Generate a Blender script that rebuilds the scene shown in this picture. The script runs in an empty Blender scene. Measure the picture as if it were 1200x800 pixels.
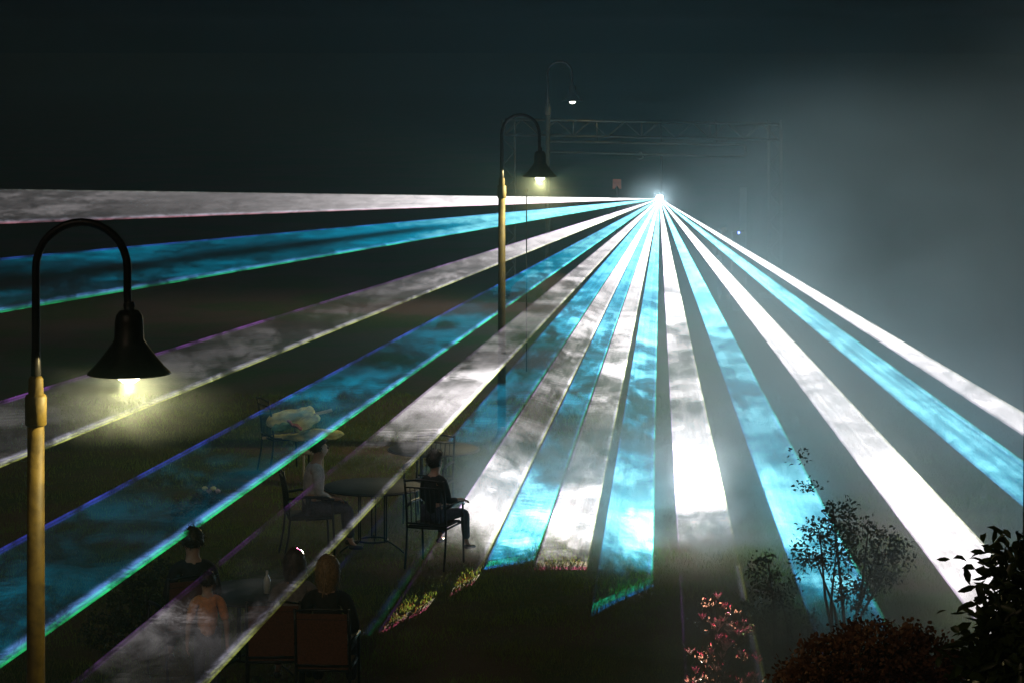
import bpy, bmesh, math, random
import numpy as np
from mathutils import Vector, Matrix, noise as mnoise

# ------------------------------------------------------------------ camera, sky, exposure
F = 3000.0; CX = 600.0; HY = 48.0; H = 5.8           # focal length and horizon in photo pixels, eye height
scene = bpy.context.scene
COL = scene.collection
def at(x, y, d):                                       # photo pixel + distance -> point in the place
    return Vector(((x - CX) * d / F, d, H - (y - HY) * d / F))
def ground_at(x, y):
    d = H * F / (y - HY)
    return Vector(((x - CX) * d / F, d, 0.0))
cam_d = bpy.data.cameras.new('camera'); cam = bpy.data.objects.new('camera', cam_d); COL.objects.link(cam)
cam.location = (0, 0, H); cam.rotation_euler = (math.radians(90), 0, 0)
cam_d.lens = 90.0; cam_d.sensor_width = 36.0; cam_d.shift_y = -352.0 / 1200.0
cam_d.clip_start = 0.1; cam_d.clip_end = 2000
scene.camera = cam

world = bpy.data.worlds.new('World'); scene.world = world; world.use_nodes = True
wn = world.node_tree; bg = wn.nodes['Background']
sky = wn.nodes.new('ShaderNodeTexSky'); sky.sky_type = 'NISHITA'; sky.sun_disc = False
sky.sun_elevation = math.radians(1.0); sky.sun_rotation = math.radians(200); sky.air_density = 2.0; sky.dust_density = 0.3
wn.links.new(sky.outputs[0], bg.inputs[0]); bg.inputs[1].default_value = 0.0022
sun_d = bpy.data.lights.new('sun', 'SUN'); sun = bpy.data.objects.new('sun', sun_d); COL.objects.link(sun)
sun_d.energy = 0.15; sun_d.angle = math.radians(12); sun_d.color = (1.0, 0.72, 0.5)      # a trace of warm night light from behind the viewer
sun.rotation_euler = (math.radians(58), 0, math.radians(-20))

scene.view_settings.view_transform = 'Standard'; scene.view_settings.look = 'None'
scene.view_settings.exposure = 0.0; scene.view_settings.gamma = 1.0; scene.view_settings.use_curve_mapping = False
cy = scene.cycles
cy.use_denoising = True; cy.transparent_max_bounces = 24; cy.max_bounces = 4; cy.volume_bounces = 0
cy.diffuse_bounces = 1; cy.glossy_bounces = 1; cy.transmission_bounces = 2
cy.volume_step_rate = 3.0; cy.volume_max_steps = 64
cy.sample_clamp_indirect = 2.0; cy.sample_clamp_direct = 0.0
cy.use_adaptive_sampling = False

# ------------------------------------------------------------------ node helper
class NT:
    def __init__(s, tree): s.t = tree
    def n(s, typ, **kw):
        nd = s.t.nodes.new(typ)
        for k, v in kw.items(): setattr(nd, k, v)
        return nd
    def put(s, sock, v):
        if isinstance(v, bpy.types.NodeSocket): s.t.links.new(v, sock)
        elif v is not None: sock.default_value = v
    def m(s, op, a, b=None, c=None, clamp=False):
        nd = s.n('ShaderNodeMath', operation=op, use_clamp=clamp)
        s.put(nd.inputs[0], a)
        if b is not None: s.put(nd.inputs[1], b)
        if c is not None: s.put(nd.inputs[2], c)
        return nd.outputs[0]
    def add(s, a, b): return s.m('ADD', a, b)
    def sub(s, a, b): return s.m('SUBTRACT', a, b)
    def mul(s, a, b): return s.m('MULTIPLY', a, b)
    def div(s, a, b): return s.m('DIVIDE', a, b)
    def ramp(s, v, a, b, o0=0.0, o1=1.0, smooth=True):
        nd = s.n('ShaderNodeMapRange'); nd.clamp = True
        if smooth: nd.interpolation_type = 'SMOOTHSTEP'
        s.put(nd.inputs[0], v); s.put(nd.inputs[1], a); s.put(nd.inputs[2], b); s.put(nd.inputs[3], o0); s.put(nd.inputs[4], o1)
        return nd.outputs[0]
    def vec(s, x, y, z):
        nd = s.n('ShaderNodeCombineXYZ'); s.put(nd.inputs[0], x); s.put(nd.inputs[1], y); s.put(nd.inputs[2], z); return nd.outputs[0]
    def sep(s, v):
        nd = s.n('ShaderNodeSeparateXYZ'); s.put(nd.inputs[0], v); return nd.outputs
    def noise(s, v, scale=1.0, detail=4.0, rough=0.55, dist=0.0):
        nd = s.n('ShaderNodeTexNoise'); s.put(nd.inputs['Vector'], v)
        nd.inputs['Scale'].default_value = scale; nd.inputs['Detail'].default_value = detail
        nd.inputs['Roughness'].default_value = rough; nd.inputs['Distortion'].default_value = dist
        return nd.outputs[0]
    def gauss(s, x, y, cx, cyy, rx, ry, amp):
        dx = s.div(s.sub(x, cx), rx); dy = s.div(s.sub(y, cyy), ry)
        r2 = s.add(s.mul(dx, dx), s.mul(dy, dy))
        return s.mul(s.m('EXPONENT', s.mul(r2, -1.0)), amp)
    def mixc(s, f, a, b):
        nd = s.n('ShaderNodeMix', data_type='RGBA'); s.put(nd.inputs[0], f); s.put(nd.inputs[6], a); s.put(nd.inputs[7], b); return nd.outputs[2]
    def cscale(s, c, f):
        nd = s.n('ShaderNodeVectorMath', operation='SCALE'); s.put(nd.inputs[0], c); s.put(nd.inputs[3], f); return nd.outputs[0]
    def cadd(s, a, b):
        nd = s.n('ShaderNodeVectorMath', operation='ADD'); s.put(nd.inputs[0], a); s.put(nd.inputs[1], b); return nd.outputs[0]

def mat(name, col, rough=0.6, metal=0.0, var=0.25, scale=6.0, bump=0.0, col2=None, spec=0.5, detail=5.0, trans=0.0):
    m = bpy.data.materials.new(name); m.use_nodes = True
    t = NT(m.node_tree); b = m.node_tree.nodes['Principled BSDF']
    tc = t.n('ShaderNodeTexCoord').outputs['Object']
    nz = t.noise(tc, scale, detail)
    c1 = tuple(c * (1 - var) for c in col) + (1,); c2 = tuple(min(1, c * (1 + var)) for c in (col2 or col)) + (1,)
    t.put(b.inputs['Base Color'], t.mixc(t.ramp(nz, 0.35, 0.65), c1, c2))
    b.inputs['Roughness'].default_value = rough; b.inputs['Metallic'].default_value = metal
    b.inputs['Specular IOR Level'].default_value = spec
    if bump:
        bp = t.n('ShaderNodeBump'); bp.inputs['Strength'].default_value = bump; bp.inputs['Distance'].default_value = 0.02
        t.put(bp.inputs['Height'], nz); t.put(b.inputs['Normal'], bp.outputs[0])
    if trans:
        tr = t.n('ShaderNodeBsdfTranslucent'); t.put(tr.inputs[0], c2)
        mx = t.n('ShaderNodeMixShader'); mx.inputs[0].default_value = trans
        out = [n for n in m.node_tree.nodes if n.type == 'OUTPUT_MATERIAL'][0]
        t.put(mx.inputs[1], b.outputs[0]); t.put(mx.inputs[2], tr.outputs[0]); t.put(out.inputs[0], mx.outputs[0])
    return m
def emit(name, col, strength):
    m = bpy.data.materials.new(name); m.use_nodes = True
    b = m.node_tree.nodes['Principled BSDF']
    b.inputs['Base Color'].default_value = (0.8, 0.8, 0.8, 1)
    b.inputs['Emission Color'].default_value = col + (1,); b.inputs['Emission Strength'].default_value = strength
    return m

# ------------------------------------------------------------------ the laser: source, stripes
S = at(773, 233, 56.0)
LEFT = (5.204, 0.03126)          # flat sheets over the left side: height = H - A + B * distance
G = 'ground'
# name, colour, left edge (dx/dy in photo), right edge, how they end, brightness, edge strength, left dim factor
STR = [
 ('W', -0.014, 0.0375, ('x', -800), 1.0, 0.8, 'magenta'),
 ('C', -11.0, -5.82, ('x', -800), 1.1, 0.8, 'green'),
 ('W', -3.25, -2.47, ('x', -800), 0.8, 1.0, 'yellow'),
 ('C', -1.88, -1.413, ('y', 1100), 0.9, 1.2, 'green'),
 ('W', -1.212, -0.936, ('y', 1100), 0.75, 0.9, 'yellow'),
 ('C', -0.878, -0.664, (G, 735, 745), 0.9, 0.9, 'green'),
 ('W', -0.654, -0.488, (G, 742, 684), 1.0, 1.0, 'yellow'),
 ('C', -0.480, -0.350, (G, 667, 657), 1.0, 0.9, 'green'),
 ('W', -0.342, -0.200, (G, 668, 668), 1.15, 1.0, 'yellow'),
 ('C', -0.168, -0.018, (G, 727, 689), 1.3, 1.0, 'green'),
 ('W', 0.052, 0.222, (G, 1120, 1150), 1.5, 1.0, 'yellow'),
 ('C', 0.361, 0.540, (G, 805, 815), 1.6, 1.0, 'green'),
 ('W', 0.757, 0.945, (G, 950, 950), 2.9, 0.9, 'yellow'),
 ('C', 1.195, 1.395, (G, 900, 880), 1.7, 0.7, 'green'),
 ('W', 1.555, 1.71, (G, 880, 870), 2.3, 0.7, 'yellow'),
]
def edge_end(m, e, k):
    # end point of an edge ray; m = dx/dy (for the first stripe: dy per px to the left)
    if e[0] == 'x':
        x = e[1]; y = 233 + (m * (773 - x) if abs(m) < 0.05 else (x - 773) / m)
        if abs(m) >= 0.05 and False: pass
    elif e[0] == 'y':
        y = e[1]; x = 773 + m * (y - 233)
    else:
        y = e[1 + k]; x = 773 + m * (y - 233)
        return ground_at(x, y) + Vector((0, 0, -0.03))
    A, B = LEFT
    return at(x, y, A / ((y - HY) / F + B))
# per beam: smoke everywhere along it, edge glow everywhere, distance at which it thins out, contrast
PAR = [(0.10, 0.30, 0, 0.9), (0.12, 0.45, 0, 0.95), (0.07, 0.45, 0, 0.8), (0.055, 0.5, 0, 0.92), (0.006, 0.26, 0, 1.0),
       (0.01, 0.14, 33.6, 1.0), (0.06, 0.24, 28.9, 1.0), (0.055, 0.26, 28.9, 1.0), (0.08, 0.25, 29.1, 1.0), (0.12, 0.30, 28.3, 0.95),
       (0.14, 0.30, 27.6, 0.9), (0.25, 0.30, 25.6, 0.6), (0.16, 0.3, 0, 0.2), (0.36, 0.2, 0, 0.2), (0.50, 0.2, 0, 0.15)]
stripes = []
for s in STR:
    stripes.append((s, edge_end(s[1], s[3], 0), edge_end(s[2], s[3], 1)))

EDGE = {'yellow': ((0.55, 0.12, 0.9), (0.75, 0.85, 0.12)), 'green': ((0.08, 0.10, 1.0), (0.02, 0.85, 0.16)),
        'magenta': ((0.6, 0.7, 0.6), (0.9, 0.25, 0.35))}
BODY = {'W': (1.0, 0.93, 0.95), 'C': (0.03, 0.56, 0.90)}

def smoke_field(t, x, y, base):
    """How thick the smoke is where the laser crosses it, from the place's own coordinates."""
    blobs = [
        (1.8, 54.5, 3.8, 8.5, 1.8), (1.4, 45, 2.2, 4.5, 0.8),        # around the projector
        (-0.6, 35.5, 0.9, 2.6, 0.28),
        (5.8, 42, 3.0, 12.0, 1.1), (3.8, 45, 1.4, 8.0, 0.9),        # right side
        (1.75, 38.5, 1.0, 3.4, 1.0),
        (0.6, 30.0, 1.9, 1.6, 4.2), (2.35, 30.0, 0.9, 2.2, 2.2),     # rolling bank on the grass
        (-0.25, 30.6, 0.7, 1.3, 2.6),
        (4.0, 27.5, 1.2, 4.0, 0.75),
        (-2.75, 19.9, 0.55, 0.8, 0.38), (-5.0, 18.5, 1.2, 3.5, 0.3), (-6.5, 47, 4, 3, 0.16),
    ]
    tot = base
    for b in blobs: tot = t.add(tot, t.gauss(x, y, *b))
    return tot

for i, (s, P1, P2) in enumerate(stripes):
    kind, bright, edge, fr = s[0], s[4], s[5], s[6]
    base, ebase, cut, con = PAR[i]
    m = bpy.data.materials.new('laser_sheet_%s' % ('white' if kind == 'W' else 'cyan')); m.use_nodes = True
    m.node_tree.nodes.clear(); t = NT(m.node_tree)
    uv = t.sep(t.n('ShaderNodeUVMap', uv_map='fan').outputs[0])
    u = t.div(uv[0], t.m('MAXIMUM', uv[1], 1e-4)); w = uv[1]
    L = ((P1 - S).length + (P2 - S).length) / 2
    r = t.mul(w, L)
    pos = t.sep(t.n('ShaderNodeNewGeometry').outputs['Position'])
    x, y, z = pos[0], pos[1], pos[2]
    fld = smoke_field(t, x, y, base)
    off = i * 0.08
    v1 = t.vec(x, t.add(t.mul(y, 0.45), off), z)
    n1 = t.noise(v1, 0.75, 8, 0.62, 0.5)         # drifting masses
    n2 = t.noise(v1, 2.6, 8, 0.7, 0.8)           # torn edges and wisps
    mixn = t.add(t.mul(n1, 0.62), t.mul(n2, 0.38))
    bil = t.ramp(mixn, 0.435, 0.545)
    fine = t.ramp(n2, 0.30, 0.70, 0.60, 1.30)
    bil = t.add(t.mul(bil, con), 1.0 - con)
    fill = t.ramp(fld, 0.8, 2.2, 0.0, 0.62)
    bil = t.add(t.mul(bil, t.sub(1.0, fill)), fill)
    # sudden steps of brightness where a puff begins
    stn = t.noise(t.vec(t.mul(x, 0.35), t.add(t.mul(y, 0.55), off * 0.5), 9.0), 0.8, 5, 0.65, 0.4)
    st = t.ramp(stn, 0.475, 0.492, 0.32, 1.0)
    hi = t.ramp(stn, 0.555, 0.57, 1.0, 1.7)
    st = t.mul(st, hi)
    st = t.add(t.mul(st, con), 1.0 - con)
    # close to the projector the smoke is dense and only nicked by narrow gaps
    near = t.ramp(r, 6.0, 16.0, 1.0, 0.0)
    gaps = t.ramp(mixn, 0.37, 0.41, 0.35, 1.0)
    bil2 = t.add(t.mul(t.mul(bil, st), t.sub(1.0, near)), t.mul(gaps, near))
    streak = t.noise(t.vec(t.mul(u, 9.0 if i < 12 else 16.0), t.mul(w, 1.1), i * 3.1), 1.0, 4, 0.6, 0.0)
    streak = t.ramp(streak, 0.32, 0.68, 0.84 if i < 12 else 0.62, 1.15 if i < 12 else 1.25)
    dens = t.mul(t.mul(t.add(t.mul(bil2, 0.90), 0.10), fine), fld)
    dens = t.mul(dens, streak)
    if cut:
        e1 = t.add(y, t.mul(t.sub(mixn, 0.5), 5.0))
        cf = t.ramp(e1, cut - 1.0, cut + 1.3, 0.015, 1.0)
        dens = t.mul(dens, cf)
    glow = t.m('EXPONENT', t.mul(r, -0.30))
    body = t.add(t.mul(dens, bright), t.mul(glow, 1.6))
    wd = 0.030 if i > 4 else 0.022
    def line(cu, wdt):
        return t.m('EXPONENT', t.mul(t.m('POWER', t.div(t.sub(u, cu), wdt), 2.0), -1.0))
    e_l = line(0.012, wd * 0.8); e_r = line(1 - 0.6 * wd, wd * 0.7); e_i = line(1 - wd * 2.1, wd * 1.1)
    soft = t.mul(t.ramp(u, 0.0, 0.02), t.ramp(t.sub(1.0, u), 0.0, 0.02))
    body = t.mul(body, t.add(t.mul(soft, 0.9), 0.1))
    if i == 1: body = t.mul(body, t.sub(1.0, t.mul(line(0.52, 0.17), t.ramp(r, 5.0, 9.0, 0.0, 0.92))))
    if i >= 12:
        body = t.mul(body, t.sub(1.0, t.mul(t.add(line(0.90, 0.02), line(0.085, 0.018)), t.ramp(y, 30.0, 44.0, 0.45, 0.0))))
    patchy = t.mul(t.ramp(n2, 0.40, 0.60, 0.15, 1.35), t.ramp(n1, 0.38, 0.6, 0.55, 1.2))
    vis = t.add(t.mul(dens, 0.7), t.mul(patchy, ebase))
    if cut: vis = t.mul(vis, t.add(t.mul(cf, 0.8), 0.20))
    vis = t.mul(vis, edge)
    lc, rc = EDGE[fr]
    c = t.cscale((0.0, 0.36, 0.58) if i in (1, 3) else BODY[kind], body)
    if kind == 'C': c = t.cadd(c, t.cscale((0.32, 0.42, 0.2), t.m('MAXIMUM', t.sub(body, 0.75), 0.0)))
    c = t.cadd(c, t.cscale(lc, t.mul(t.mul(e_l, vis), 0.25 if i == 4 else 0.55)))
    c = t.cadd(c, t.cscale(rc, t.mul(t.mul(e_r, vis), 1.2)))
    c = t.cadd(c, t.cscale((0.18, 0.38, 1.0) if kind == 'C' else (0.75, 0.72, 0.95), t.mul(t.mul(e_i, vis), 1.1)))
    em = t.n('ShaderNodeEmission'); t.put(em.inputs[0], c); em.inputs[1].default_value = 0.5
    tr = t.n('ShaderNodeBsdfTransparent'); ad = t.n('ShaderNodeAddShader'); out = t.n('ShaderNodeOutputMaterial')
    t.put(ad.inputs[0], em.outputs[0]); t.put(ad.inputs[1], tr.outputs[0]); t.put(out.inputs[0], ad.outputs[0])
    # the sheet: a long thin wedge of light, a few centimetres thick at its far end
    bm = bmesh.new(); uvl = bm.loops.layers.uv.new('fan')
    nrm = (P1 - S).cross(P2 - S).normalized()
    if nrm.z < 0: nrm = -nrm
    k0 = 0.004
    rows = []
    for k in (k0, 1.0):
        th = 0.004 + 0.016 * k
        a, b = S.lerp(P1, k), S.lerp(P2, k)
        rows.append([(bm.verts.new(a + nrm * th), (0, k)), (bm.verts.new(b + nrm * th), (k, k)),
                     (bm.verts.new(b - nrm * th), (k, k)), (bm.verts.new(a - nrm * th), (0, k))])
    def face(q):
        f = bm.faces.new([v for v, _ in q])
        for lp, (_, c_) in zip(f.loops, q): lp[uvl].uv = c_
    A_, B_ = rows
    face([A_[0], A_[1], B_[1], B_[0]]); face([A_[2], A_[3], B_[3], B_[2]])
    face([A_[1], A_[2], B_[2], B_[1]]); face([A_[3], A_[0], B_[0], B_[3]])
    me = bpy.data.meshes.new('laser_beam'); bm.to_mesh(me); bm.free(); me.materials.append(m)
    ob = bpy.data.objects.new('laser_beam', me); COL.objects.link(ob)
    ob['group'] = 'laser beams fanning out from the projector'; ob['category'] = 'laser beam'
    ob['label'] = [
        'white beam lying flat as the topmost stripe along the far left',
        'cyan beam just under the topmost white stripe on the left',
        'grey white beam passing behind the head of the large gooseneck lamp',
        'wide cyan beam with green edge crossing the pile of cream parasols',
        'white beam with yellow green edge running over the seated foreground people',
        'cyan beam reaching the round table behind the boy on his chair',
        'white beam whose smoke glows beside the boy on the chair',
        'narrow cyan beam ending at the grass right of the boy',
        'white beam between two cyan ones, ending in smoke on the grass',
        'cyan beam pointing straight down to the small teal patch of lit grass',
        'white beam coming down on the pink flowering plant',
        'cyan beam falling on the sapling above the brown bush',
        'broadest white beam running down to the leafy shrub on the right',
        'cyan beam between the two rightmost white beams',
        'rightmost beam, thin and pinkish white'][i]

# the projector's light itself: a spot lamp whose colour depends on direction, so it draws the same fan on what it meets
ld = bpy.data.lights.new('laser_light', 'POINT'); lo = bpy.data.objects.new('laser_light', ld); COL.objects.link(lo)
lo.location = S + Vector((0, -0.11, -0.004))
ld.energy = 1.0; ld.shadow_soft_size = 0.0
ld.use_nodes = True; lt = NT(ld.node_tree); ld.node_tree.nodes.clear()
gi = lt.n('ShaderNodeNewGeometry').outputs['Incoming']
sx, sy, sz = lt.sep(gi)
LSIGN = 1.0      # in a lamp's shader Incoming is the direction the light travels
dyv = lt.mul(sy, -1.0 * LSIGN)                                       # positive towards the camera
dyv = lt.m('MAXIMUM', dyv, 0.02)
uu = lt.div(lt.mul(sx, LSIGN), dyv); ww = lt.div(lt.mul(sz, LSIGN), dyv)
total = None
for i, (s, P1, P2) in enumerate(stripes):
    if i < 2 or i == 5: continue
    d1, d2 = P1 - S, P2 - S
    u1, w1, u2, w2 = d1.x / -d1.y, d1.z / -d1.y, d2.x / -d2.y, d2.z / -d2.y
    tt = lt.div(lt.sub(uu, u1), u2 - u1)
    we = lt.add(w1, lt.mul(tt, w2 - w1))
    dd = lt.m('ABSOLUTE', lt.sub(ww, we))
    mask = lt.mul(lt.mul(lt.m('GREATER_THAN', tt, 0.0), lt.m('LESS_THAN', tt, 1.0)), lt.m('LESS_THAN', dd, 0.0011 if i == 10 else 0.00075))
    side = lt.m('GREATER_THAN', lt.sub(ww, we), 0.0002)
    pair = ((1.0, 0.85, 0.62, 1), (1.0, 0.16, 0.34, 1)) if s[0] == 'W' else ((0.01, 0.55, 0.35, 1), (0.02, 0.25, 0.7, 1))
    c = lt.cscale(lt.mixc(side, *pair), lt.mul(mask, 32.0 if i == 10 else (1.6 if i == 9 else 1.0)))
    total = c if total is None else lt.cadd(total, c)
em = lt.n('ShaderNodeEmission'); lt.put(em.inputs[0], total); em.inputs[1].default_value = 1.4e6
lout = lt.n('ShaderNodeOutputLight'); lt.put(lout.inputs[0], em.outputs[0])

# ------------------------------------------------------------------ mesh helpers
def tag(o, label=None, cat=None, group=None, kind=None):
    if label: o['label'] = label
    if cat: o['category'] = cat
    if group: o['group'] = group
    if kind: o['kind'] = kind
    return o
def empty(name, loc, rz=0.0):
    o = bpy.data.objects.new(name, None); COL.objects.link(o); o.location = loc; o.rotation_euler = (0, 0, rz)
    o.empty_display_size = 0.1; return o
def obj(name, bm, m, parent=None, smooth=False, loc=None):
    me = bpy.data.meshes.new(name)
    if smooth:
        for f in bm.faces: f.smooth = True
    bm.to_mesh(me); bm.free()
    for x in (m if isinstance(m, (list, tuple)) else [m]): me.materials.append(x)
    o = bpy.data.objects.new(name, me); COL.objects.link(o)
    if parent: o.parent = parent
    if loc is not None: o.location = loc
    return o
def box(bm, c, s, rz=0.0, bevel=0.0, rot=None):
    r = bmesh.ops.create_cube(bm, size=1.0)
    M = Matrix.Translation(c) @ (rot if rot is not None else Matrix.Rotation(rz, 4, 'Z')) @ Matrix.Diagonal((s[0], s[1], s[2], 1))
    bmesh.ops.transform(bm, matrix=M, verts=r['verts'])
    if bevel:
        es = {e for v in r['verts'] for e in v.link_edges}
        bmesh.ops.bevel(bm, geom=list(es), offset=bevel, segments=2, affect='EDGES', profile=0.6)
    return bm
def tube(bm, pts, r, seg=8, caps=True):
    pts = [Vector(p) for p in pts]; n = len(pts)
    rs = r if isinstance(r, (list, tuple)) else [r] * n
    rings = []; prev = None
    for i, p in enumerate(pts):
        d = (pts[min(i + 1, n - 1)] - pts[max(i - 1, 0)]).normalized()
        if prev is None:
            a = Vector((0, 0, 1)) if abs(d.z) < 0.9 else Vector((1, 0, 0))
            a = (a - d * a.dot(d)).normalized()
        else:
            a = (prev - d * prev.dot(d)).normalized()
        prev = a; b = d.cross(a)
        rings.append([bm.verts.new(p + (a * math.cos(q) + b * math.sin(q)) * rs[i]) for q in [2 * math.pi * k / seg for k in range(seg)]])
    for i in range(n - 1):
        for k in range(seg):
            bm.faces.new([rings[i][k], rings[i][(k + 1) % seg], rings[i + 1][(k + 1) % seg], rings[i + 1][k]])
    if caps:
        bm.faces.new(list(reversed(rings[0]))); bm.faces.new(rings[-1])
    return bm
def lathe(bm, prof, seg=24, c=(0, 0, 0), close=False):
    c = Vector(c); rings = []
    for (r, z) in prof:
        rings.append([bm.verts.new(c + Vector((r * math.cos(2 * math.pi * k / seg), r * math.sin(2 * math.pi * k / seg), z))) for k in range(seg)])
    for i in range(len(prof) - 1):
        for k in range(seg):
            bm.faces.new([rings[i][k], rings[i][(k + 1) % seg], rings[i + 1][(k + 1) % seg], rings[i + 1][k]])
    if close:
        bm.faces.new(list(reversed(rings[0]))); bm.faces.new(rings[-1])
    return bm
def arc(c, r, a0, a1, n, plane='xz'):
    out = []
    for k in range(n + 1):
        a = a0 + (a1 - a0) * k / n
        if plane == 'xz': out.append(Vector(c) + Vector((r * math.cos(a), 0, r * math.sin(a))))
        else: out.append(Vector(c) + Vector((r * math.cos(a), r * math.sin(a), 0)))
    return out
def copy_tree(o, parent=None):
    c = o.copy(); COL.objects.link(c)
    if parent: c.parent = parent
    for ch in list(o.children): copy_tree(ch, c)
    return c
def npmesh(name, V, Fc, m, parent=None, n=4):
    me = bpy.data.meshes.new(name); V = np.asarray(V, dtype=np.float32).reshape(-1, 3); Fc = np.asarray(Fc, dtype=np.int32).reshape(-1, n)
    me.vertices.add(len(V)); me.vertices.foreach_set('co', V.ravel())
    me.loops.add(Fc.size); me.loops.foreach_set('vertex_index', Fc.ravel())
    me.polygons.add(len(Fc)); me.polygons.foreach_set('loop_start', np.arange(0, Fc.size, n, dtype=np.int32))
    me.polygons.foreach_set('loop_total', np.full(len(Fc), n, dtype=np.int32))
    me.update(); me.validate(); me.materials.append(m)
    o = bpy.data.objects.new(name, me); COL.objects.link(o)
    if parent: o.parent = parent
    return o

# ------------------------------------------------------------------ materials
M_dark = mat('black_paint', (0.015, 0.015, 0.016), 0.45, 0.3, 0.3, 20)
M_pole = mat('tan_pole_paint', (0.125, 0.088, 0.014), 0.6, 0.0, 0.35, 9, 0.3)
M_shade_in = mat('shade_inside', (0.7, 0.68, 0.6), 0.5)
M_bulb = emit('bulb_glow', (1.0, 0.93, 0.72), 14.0)
M_iron = mat('wrought_iron', (0.02, 0.022, 0.028), 0.38, 0.6, 0.3, 30)
M_alu = mat('truss_metal', (0.055, 0.055, 0.035), 0.4, 0.5, 0.25, 9)
M_sling = mat('red_brown_fabric', (0.10, 0.035, 0.02), 0.85, 0, 0.25, 60, 0.3)
M_black_cloth = mat('black_cloth', (0.012, 0.012, 0.016), 0.9, 0, 0.35, 25)
M_white_cloth = mat('pale_shirt_cloth', (0.45, 0.43, 0.42), 0.9, 0, 0.15, 20)
M_orange_cloth = mat('orange_shirt_cloth', (0.65, 0.25, 0.07), 0.9, 0, 0.15, 20)
M_denim = mat('blue_denim', (0.05, 0.06, 0.10), 0.85, 0, 0.3, 40)
M_grey_cloth = mat('grey_top_cloth', (0.16, 0.15, 0.16), 0.9, 0, 0.2, 25)
M_skin = mat('skin', (0.42, 0.26, 0.19), 0.55, 0, 0.08, 12)
M_hair = mat('dark_hair', (0.02, 0.014, 0.01), 0.5, 0, 0.4, 60)
M_hair_l = mat('fair_hair', (0.22, 0.15, 0.08), 0.5, 0, 0.3, 60)
M_shoe = mat('shoe_leather', (0.03, 0.025, 0.025), 0.35)
M_cream = mat('cream_canvas', (0.80, 0.78, 0.30), 0.9, 0, 0.2, 7, 0.6)
M_red_can = mat('dull_red_canvas', (0.32, 0.10, 0.08), 0.9, 0, 0.2, 20)
M_green_can = mat('green_canvas', (0.16, 0.30, 0.12), 0.9, 0, 0.2, 20)
M_wood = mat('pale_wood', (0.5, 0.42, 0.25), 0.6, 0, 0.15, 10)
M_glass_top = mat('grey_table_glass', (0.02, 0.024, 0.018), 0.6, 0, 0.3, 5, spec=0.15)
M_flag = emit('lit_orange_cloth', (0.5, 0.10, 0.04), 0.25)

# ------------------------------------------------------------------ ground and grass
def gh(x, y): return 0.02 * mnoise.noise(Vector((x * 0.5, y * 0.5, 0)))
m = bpy.data.materials.new('lawn_soil'); m.use_nodes = True; t = NT(m.node_tree); b = m.node_tree.nodes['Principled BSDF']
tc = t.n('ShaderNodeTexCoord').outputs['Object']
c = t.mixc(t.ramp(t.noise(tc, 0.35, 6, 0.6, 0.4), 0.4, 0.62), (0.10, 0.065, 0.04, 1), (0.045, 0.075, 0.010, 1))
c = t.mixc(t.ramp(t.noise(tc, 9, 8, 0.75), 0.45, 0.75), c, (0.12, 0.085, 0.05, 1))
t.put(b.inputs['Base Color'], c); b.inputs['Roughness'].default_value = 1.0; b.inputs['Specular IOR Level'].default_value = 0.1
bp = t.n('ShaderNodeBump'); bp.inputs['Strength'].default_value = 0.8; bp.inputs['Distance'].default_value = 0.04
t.put(bp.inputs['Height'], t.noise(tc, 14, 8, 0.75)); t.put(b.inputs['Normal'], bp.outputs[0])
M_soil = m
bm = bmesh.new()
xs = sorted(set([-600, -200, -60] + [i * 0.5 for i in range(-28, 29)] + [60, 200, 600]))
ys = sorted(set([-200, -40] + [8 + i * 0.5 for i in range(0, 70)] + [60, 90, 140, 300, 1200]))
grid = [[bm.verts.new((x, y, gh(x, y) if (abs(x) < 14 and 8 < y < 42) else 0)) for x in xs] for y in ys]
for j in range(len(ys) - 1):
    for i in range(len(xs) - 1):
        bm.faces.new([grid[j][i], grid[j][i + 1], grid[j + 1][i + 1], grid[j + 1][i]])
o = obj('ground', bm, M_soil, smooth=True); tag(o, kind='structure')

rng = np.random.default_rng(4)
def blades(n, x0, x1, y0, y1, h0, h1, wd):
    x = rng.uniform(x0, x1, n); y = rng.uniform(y0, y1, n)
    patch = np.array([mnoise.noise(Vector((a * 1.3, b * 1.3, 7.0))) for a, b in zip(x, y)])
    keep = patch > rng.uniform(-0.9, 0.35, n); x, y, patch = x[keep], y[keep], patch[keep]; n = len(x)
    z = np.array([gh(a, b) for a, b in zip(x, y)]) - 0.004
    a = rng.uniform(0, 2 * np.pi, n); h = rng.uniform(h0, h1, n) * (1 + 0.8 * np.clip(patch, -.5, 1)); lean = rng.uniform(0.1, 0.9, n) * h; la = rng.uniform(0, 2 * np.pi, n)
    cx, sx_ = np.cos(a) * wd, np.sin(a) * wd
    V = np.zeros((n, 3, 3))
    V[:, 0] = np.stack([x - cx, y - sx_, z], 1); V[:, 1] = np.stack([x + cx, y + sx_, z], 1)
    V[:, 2] = np.stack([x + np.cos(la) * lean, y + np.sin(la) * lean, z + h], 1)
    return V.reshape(-1, 3)
V = np.concatenate([blades(150000, -6.5, 6.5, 21.0, 31.5, 0.02, 0.07, 0.004), blades(60000, -8, 8, 31.5, 42, 0.03, 0.08, 0.007)])
M_grass = mat('dry_grass_blade', (0.20, 0.13, 0.075), 0.7, 0, 0.5, 1.5, col2=(0.11, 0.17, 0.025), spec=0.3, trans=0.3)
o = npmesh('grass', V, np.arange(len(V)), M_grass, n=3)
tag(o, 'thin dry short grass covering the lawn', 'grass', kind='stuff')

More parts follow.
